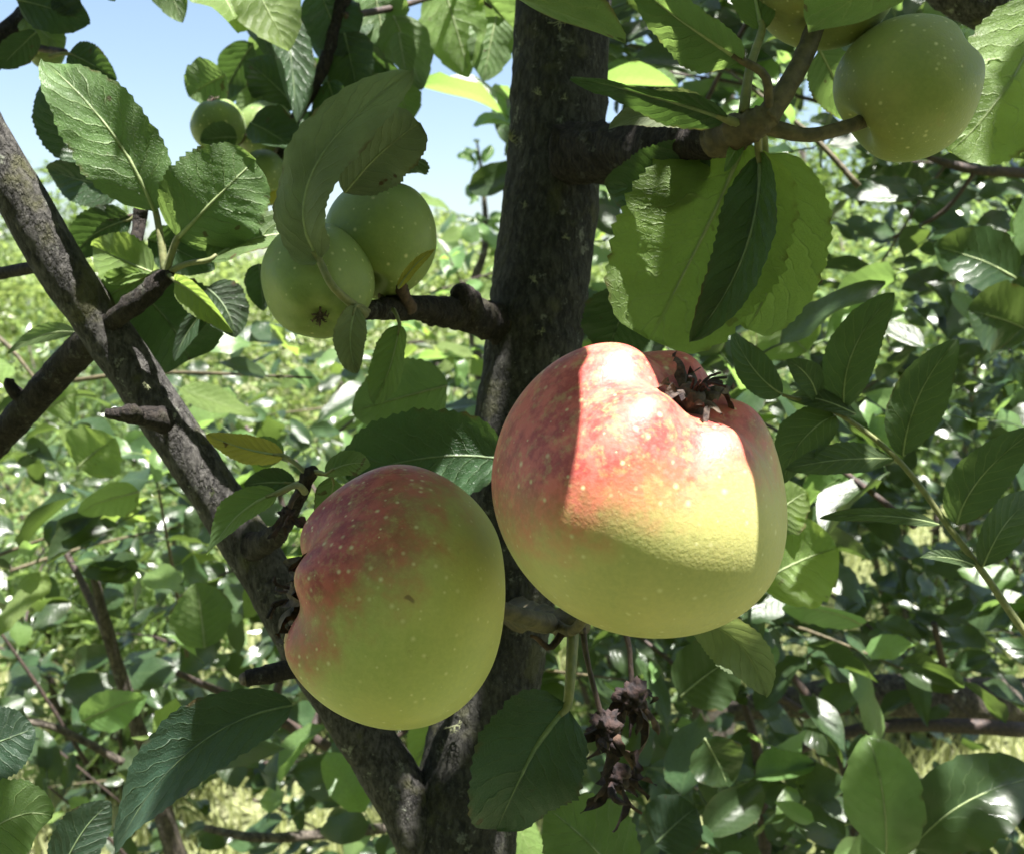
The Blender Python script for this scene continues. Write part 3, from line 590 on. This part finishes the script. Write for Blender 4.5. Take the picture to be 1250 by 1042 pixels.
# withered fruitlets hanging below the large apple
def withered(label, stem, c, size, seed):
    O = P(*c); s = PX(size, c[2]); r = random.Random(seed)
    root = empty('withered_fruitlet', O, label, 'fruitlet', 'withered fruitlets under the spur')
    tube('stem', [(P(*q), PX(8 - 2 * i / len(stem), q[2]) / 2) for i, q in enumerate(stem)] + [(O, PX(7, c[2]) / 2)], TWIGD, root, 18, 8, rough=.15, scale=200)
    V = []; Fc = []
    for i in range(17):
        for j in range(24):
            th = math.pi * i / 16; ph = 2 * math.pi * j / 24
            d = Vector((math.sin(th) * math.cos(ph), math.sin(th) * math.sin(ph), math.cos(th)))
            V.append(O + d * s * .30 * (1 + .75 * noise.noise(d * 2.2 + Vector((seed, 0, 0))) + .25 * noise.noise(d * 6 + Vector((0, seed, 0)))))
    for i in range(16):
        for j in range(24): Fc.append((i * 24 + j, (i + 1) * 24 + j, (i + 1) * 24 + (j + 1) % 24, i * 24 + (j + 1) % 24))
    obj('body', V, Fc, DRYD, root, org=O)
    for k in range(9):
        d = Vector((r.gauss(0, .8), r.gauss(0, .8), -abs(r.gauss(.5, .6)))).normalized(); b = O + d * s * .2
        V, Fc, uv, _ = leaf_geo(b, b + d * s * .4 + Vector((r.gauss(0, .2), r.gauss(0, .2), 0)) * s, b + d * s * r.uniform(.5, 1.1) + Vector((r.gauss(0, .3), 0, -.2)) * s, s * r.uniform(.18, .42), Vector((r.gauss(0, 1), r.gauss(0, 1), r.gauss(0, 1))).normalized(), .5, .4, .4, .1, 14, 6, seed=seed + k)
        obj('sepal', V, Fc, DRY if k % 2 else DRYD, root, org=b, uv=uv)
withered('black withered fruitlet with shrivelled brown sepals on long curved stalk', [(712, 766, .345), (716, 800, .345), (728, 850, .345)], (738, 888, .345), 62, 3)
withered('dark shrivelled fruitlet on short straight stalk hanging under the large apple', [(760, 764, .36), (768, 790, .36)], (772, 848, .36), 58, 11)
withered('ragged blackened fruitlet lowest of the withered bunch', [(735, 880, .355), (742, 905, .355)], (752, 945, .355), 52, 19)
withered('tiny black fruitlet dangling beside the lopsided apple', [(366, 600, .362), (358, 608, .36)], (350, 627, .36), 30, 23)

# ================================================================ compound leaf of another young tree
ash = empty('ash_sapling', Vector((.62, .52, 0)), 'green sapling shoot with opposite narrow pointed leaflets beside the large apple', 'sapling')
RA = [(955, 482, .40, 4), (1025, 506, .40, 6), (1098, 563, .40, 7), (1160, 645, .40, 8), (1205, 705, .402, 9), (1262, 785, .405, 10), (1400, 950, .42, 11)]
rp = [(P(x, y, d), PX(wd, d) / 2) for x, y, d, wd in RA]
rp += [(Vector((.42, .50, 1.0)), .003), (Vector((.58, .52, .5)), .005), (Vector((.62, .52, -.03)), .008)]
tube('stem', rp, STEM, ash, 90, 10, rough=.05, scale=200)
for b, t, c, wd, rl in [((955, 481), (892, 400), (915, 460), 46, 20), ((1030, 500), (1092, 358), (1025, 420), 64, -10), ((1020, 508), (955, 590), (975, 520), 62, 20), ((1102, 556), (1168, 414), (1110, 480), 66, 10), ((1090, 560), (958, 572), (1030, 556), 42, 25),
                       ((1168, 640), (1268, 522), (1180, 580), 66, 10), ((1146, 640), (1000, 632), (1080, 622), 26, 40), ((1200, 692), (1272, 600), (1220, 630), 52, 20), ((1190, 690), (1122, 680), (1160, 676), 20, 30), ((1000, 492), (960, 440), (990, 450), 36, 20), ((1045, 505), (960, 486), (1000, 480), 30, 30)]:
    leaf(ash, (*b, .40), (*t, .395 + R.uniform(-.02, .02)), wd, 'ash', c=(*c, .39), roll=rl, fold=.22, a=.62, e=.8, serr=.03, petw=4, pet=None, name='leaflet')

# ================================================================ background tree on the right
def twig_leaf_scatter(parent, n, region, dr, length, seed, mats, dens, npart, tw=24):
    """short twigs spread through a volume, each carrying a rosette of leaves"""
    r = random.Random(seed); items = []
    while len(items) < n:
        px, py = r.uniform(region[0], region[2]), r.uniform(region[1], region[3]); d = r.uniform(*dr)
        if r.random() > dens(px, py): continue
        O = P(px, py, d); D = Vector((r.gauss(0, 1), r.gauss(0, .6), r.gauss(.2, .6))).normalized(); L = r.uniform(.06, .16)
        if tw > 0:
            tw -= 1
            tube('twig', [(O - D * L * .6, .0022), (O + Vector((0, 0, .006)), .0018), (O + D * L, .0008)], TWIGD if r.random() < .6 else STEMB, parent, 8, 6)
        for k in range(r.randint(4, 7)):
            q = O + D * L * r.uniform(-.2, 1.05); l = r.uniform(*length)
            M3 = orient(r, .8, .45, .3); items.append((q + M3.col[0] * .28 * l, M3, l, r.choice(mats), d))
    items.sort(key=lambda i: i[4]); items = items[:n]
    for q, M3, l, m, d in items[:npart]: put_leaf(parent, q, M3, l, m, r)
    if len(items) > npart: join_leaves('foliage', [i[:3] for i in items[npart:]], LM[mats[0]], parent, r)
rt = empty('apple_tree', Vector((1.6, 1.4, 0)), 'dense dark leafed apple tree with thick horizontal limb behind the sapling', 'apple tree')
tube('trunk', [(Vector((1.6, 1.4, -.05)), .10), (Vector((1.58, 1.38, .6)), .085), (Vector((1.5, 1.36, 1.2)), .075), (Vector((1.52, 1.4, 2.0)), .06), (Vector((1.4, 1.5, 2.6)), .03)], BARKB, rt, 40, 20, rough=.08, scale=30)
ptube('limb', [(1900, 870, 1.35, 70), (1500, 850, 1.25, 60), (1250, 856, 1.15, 54), (1130, 850, 1.12, 52), (1040, 848, 1.1, 44), (960, 856, 1.1, 36), (890, 868, 1.1, 24)], BARKB, rt, 110, 24, rough=.08, scale=40, rings=.06)
for pts in [[(1250, 890, 1.05, 20), (1120, 884, 1.05, 18), (1040, 892, 1.05, 16), (970, 915, 1.05, 12)], [(930, 770, .95, 3), (985, 850, .95, 13), (1030, 930, .95, 14), (1050, 1060, .95, 15)], [(895, 820, .9, 3), (925, 920, .9, 14), (935, 1060, .9, 15)],
            [(1105, 182, .8, 2), (1180, 206, .8, 12), (1300, 222, .82, 14), (1500, 300, .9, 18)], [(1140, 760, 1., 8), (1160, 850, 1.05, 10)], [(1000, 60, .75, 6), (1010, 120, .75, 6), (1004, 40, .75, 5)], [(1190, 210, .8, 6), (1150, 260, .82, 6), (1090, 290, .85, 4)],
            [(1000, 1000, .85, 10), (1080, 1010, .85, 9), (1200, 1060, .85, 9)], [(870, 800, 1., 9), (1000, 880, 1.05, 12)]]:
    ptube('branch', pts, TWIGD, rt, 16, 8, rough=.12, scale=60)
def dR(x, y):
    if y > 872 and 1085 < x < 1210 and y < 960: return .03
    if x > 1030 and 815 < y < 960: return .12
    if 940 < x < 1060 and 180 < y < 430: return .10
    if y < 180 and x < 1100: return .25
    if x < 950 and y < 600: return .2
    return 1.
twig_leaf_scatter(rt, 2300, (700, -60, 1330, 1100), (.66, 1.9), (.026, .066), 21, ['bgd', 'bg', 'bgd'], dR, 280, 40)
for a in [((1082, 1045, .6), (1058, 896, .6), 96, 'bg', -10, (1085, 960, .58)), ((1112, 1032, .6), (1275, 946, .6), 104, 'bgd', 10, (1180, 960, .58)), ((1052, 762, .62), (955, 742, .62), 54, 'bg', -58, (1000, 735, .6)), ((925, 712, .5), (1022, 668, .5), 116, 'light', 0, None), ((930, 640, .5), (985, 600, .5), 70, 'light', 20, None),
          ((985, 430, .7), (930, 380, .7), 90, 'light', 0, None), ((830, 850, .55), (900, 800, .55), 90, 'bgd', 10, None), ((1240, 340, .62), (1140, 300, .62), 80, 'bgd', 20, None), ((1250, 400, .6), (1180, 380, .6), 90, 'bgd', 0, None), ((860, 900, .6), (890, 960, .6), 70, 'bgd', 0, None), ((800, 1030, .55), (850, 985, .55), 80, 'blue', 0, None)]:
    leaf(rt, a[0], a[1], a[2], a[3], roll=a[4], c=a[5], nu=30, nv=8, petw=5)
crown('crown', rt, 1100, .12, 1.35, .64, 1.7, 1.92, 2.5, LM['bgd'], 9, (.05, .09))  # unseen crown added overhead to darken the foliage below

# ---------------------------------------------------------------- sunlit shrub on the left
lt = empty('apple_sapling', Vector((-.25, 1.05, 0)), 'bright sunlit young apple tree with thin stems behind the slanting limb', 'apple tree')
ST = [[(112, 690, .85, 10), (125, 745, .86, 13), (140, 800, .88, 16), (165, 880, .9, 18), (185, 930, .92, 20)], [(60, 640, .9, 6), (95, 700, .9, 9), (130, 775, .88, 10)], [(215, 820, .85, 7), (260, 840, .86, 10), (310, 862, .88, 12), (400, 910, .92, 14)], [(-20, 880, .9, 8), (60, 885, .92, 9), (150, 930, .95, 10)],
      [(250, 1010, .9, 8), (330, 1022, .9, 12), (470, 1010, .95, 14)], [(300, 520, .95, 5), (340, 600, .95, 7), (360, 720, .95, 9), (330, 880, .92, 12)], [(470, 530, 1., 5), (460, 620, 1., 7), (420, 780, 1., 9), (380, 900, .95, 12)]]
for pts in ST: ptube('stem', pts, BARKB if pts[0][3] > 7 else TWIGD, lt, 20, 10, rough=.12, scale=60)
tube('trunk', [(P(185, 930, .92), .008), (P(230, 1080, .95), .010), (Vector((-.26, 1.02, .6)), .014), (Vector((-.25, 1.05, -.04)), .02)], BARKB, lt, 24, 12, rough=.1, scale=60)
def dL(x, y):
    if x < 150 and y < 520: return .05
    if y < 440: return .12
    if y > 900: return .55
    if x < 60 and 700 < y < 800: return .3
    return .75
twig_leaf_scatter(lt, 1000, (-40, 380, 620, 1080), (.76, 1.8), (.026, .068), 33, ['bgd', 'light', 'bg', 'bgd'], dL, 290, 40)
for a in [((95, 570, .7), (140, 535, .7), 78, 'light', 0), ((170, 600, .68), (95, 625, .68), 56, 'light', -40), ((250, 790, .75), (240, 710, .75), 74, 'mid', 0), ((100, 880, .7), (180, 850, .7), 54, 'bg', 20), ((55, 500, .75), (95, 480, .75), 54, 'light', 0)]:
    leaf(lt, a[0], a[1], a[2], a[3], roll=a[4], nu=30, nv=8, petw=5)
# shrub behind the middle: leaves against the sky and the tall shoot
ct = empty('apple_sapling', Vector((.1, 1.75, 0)), 'young apple tree with tall leafy shoot rising into the sky beside the dark trunk', 'apple tree')
sh = [(Vector((.1, 1.75, -.04)), .02), (Vector((.06, 1.72, .8)), .015), (P(580, 420, 1.7), .010), (P(592, 300, 1.7), .006), (P(590, 230, 1.7), .004), (P(582, 172, 1.7), .0015)]
tube('trunk', sh, BARKB, ct, 50, 10, rough=.08, scale=50)
r = random.Random(4)
for k in range(34):
    t = r.random(); y = 172 + t * 150; q = P(585 + 6 * t, y, 1.7); M3 = orient(r, .5, .5, -.3)
    put_leaf(ct, q + M3.col[0] * .012, M3, r.uniform(.022, .045), 'bg', r)
twig_leaf_scatter(ct, 230, (400, 250, 960, 620), (1.2, 2.1), (.035, .085), 41, ['bg', 'bg', 'light'], lambda x, y: 1 if y > 300 else (0 if x < 640 else .25), 240, 16)
tt = empty('apple_tree', Vector((.55, 2.6, 0)), 'leafy apple tree whose sunlit upper boughs show behind the dark trunk top', 'apple tree')
tube('trunk', [(Vector((.55, 2.6, -.05)), .07), (Vector((.56, 2.58, .9)), .055), (Vector((.5, 2.4, 1.8)), .035), (Vector((.42, 2.2, 2.5)), .012)], BARKB, tt, 40, 16, rough=.08, scale=30)
twig_leaf_scatter(tt, 240, (525, -80, 1000, 150), (.8, 1.7), (.05, .085), 51, ['bgd', 'bg', 'bgd'], lambda x, y: (.9 if y < 25 else .0) if x < 640 else .8, 260, 14)

# ---------------------------------------------------------------- shrubs in the meadow
SHR = cloud_mat('shrub_leaves', (.095, .14, .055), (.33, .46, .12), .28, .38, .85, .9)
def shrub(label, x, y, h, rad, k, seed, mat=SHR, size=.036):
    r = np.random.default_rng(seed); q = random.Random(seed); z0 = gz(x, y); root = empty('shrub', Vector((x, y, z0)), label, 'shrub', 'shrubs in the meadow')
    tips = []
    for i in range(16):
        a = q.uniform(0, 6.28); rr = rad * q.uniform(.2, 1); t = Vector((x + rr * math.cos(a), y + rr * math.sin(a), z0 + h * q.uniform(.55, 1.0)))
        b = Vector((x + .05 * math.cos(a), y + .05 * math.sin(a), z0 - .03)); m = b.lerp(t, .5) + Vector((0, 0, .12 * h))
        tube('stem', [(b, .012), (m, .008), (t, .003)], BARKB, root, 10, 6); tips += [b.lerp(m, .5), m, m.lerp(t, .35), m.lerp(t, .6), m.lerp(t, .85), t]
    tp_ = np.array([tuple(v) for v in tips]); pts = tp_[r.integers(0, len(tp_), k)] + r.normal(size=(k, 3)) * .075
    pts[:, 2] = np.maximum(pts[:, 2], z0 + .03)
    tag(quads('foliage', pts, size, mat, root, stretch=1.8), kind='stuff')
for i, (lb, x, y, h, rad, k) in enumerate([('sunlit green shrub in the meadow below the forked side branch', -1.15, 2.7, 1.15, .55, 4420), ('sunlit green shrub in the meadow behind the slanting limb', -.45, 3.1, 1.25, .6, 4420), ('wide sunlit shrub standing in front of the far hedge', -1.9, 4.2, 1.35, .8, 5780),
        ('sunlit shrub in the meadow behind the withered fruitlets', .35, 2.7, 1.2, .5, 4080), ('tall sunlit shrub behind the dark leafed apple tree', 1.35, 3.0, 1.75, .65, 6120), ('sunlit shrub between the trunk and the large apple', .45, 4.2, 1.6, .7, 5440), ('sunlit shrub behind the sapling shoot', 2.2, 4.0, 2.0, .8, 6800)]):
    shrub(lb, x, y, h, rad, k, 60 + i)

# ---------------------------------------------------------------- far trees
def far_tree(label, x, y, h, rad, k, seed):
    r = np.random.default_rng(seed); root = empty('far_tree', Vector((x, y, gz(x, y))), label, 'tree', 'far trees across the meadow')
    tube('trunk', [(Vector((x, y, gz(x, y) - .1)), rad * .10), (Vector((x + .1, y, h * .4)), rad * .07), (Vector((x, y, h * .85)), rad * .03)], BARKB, root, 16, 10, rough=.08, scale=8)
    cl = r.normal(size=(60, 3)) * np.array([rad * .5, rad * .5, h * .2]) + np.array([x, y, h * .6])
    pts = cl[r.integers(0, 60, k)] + r.normal(size=(k, 3)) * rad * .17
    tag(quads('crown', pts, .09, FARL, root), kind='stuff')
far_tree('far slender tree showing through gaps beside the upper right spur', 3.3, 11.5, 3.6, 1.2, 7000, 1)
far_tree('far broad tree behind the dark leafed apple tree', 6.0, 12.5, 5.2, 2.0, 9000, 2)
far_tree('far low rounded tree behind the hedge near the slanting limb', -5.6, 12.0, 2.6, 1.3, 6000, 3)

# unseen trees added behind the camera to cut sky fill light
def unseen_shade_tree(label, x, y, h, rad, k, seed):
    r = np.random.default_rng(seed); root = empty('unseen_shade_tree', Vector((x, y, gz(x, y))), label, 'tree', 'unseen light blocking trees behind the photographer')
    tube('trunk', [(Vector((x, y, -.1)), .11), (Vector((x + .1, y, h * .35)), .08), (Vector((x, y, h * .8)), .03)], BARKB, root, 16, 10, rough=.08, scale=8)
    cl = r.normal(size=(50, 3)) * np.array([rad * .5, rad * .45, h * .2]) + np.array([x, y, h * .55])
    pts = cl[r.integers(0, 50, k)] + r.normal(size=(k, 3)) * rad * .2
    tag(quads('crown', pts, .11, FARL, root), kind='stuff')
unseen_shade_tree('low spreading unseen tree added to block sky light directly behind the photographer', -.2, -3.0, 3.6, 1.8, 9000, 5)
unseen_shade_tree('tall spreading unseen tree added to block sky light behind the photographer toward the sapling', 2.8, -2.6, 4.0, 1.8, 9000, 6)
unseen_shade_tree('spreading unseen tree added to block sky light behind the photographer toward the slanting limb', -3.0, -2.2, 4.0, 1.8, 9000, 7)
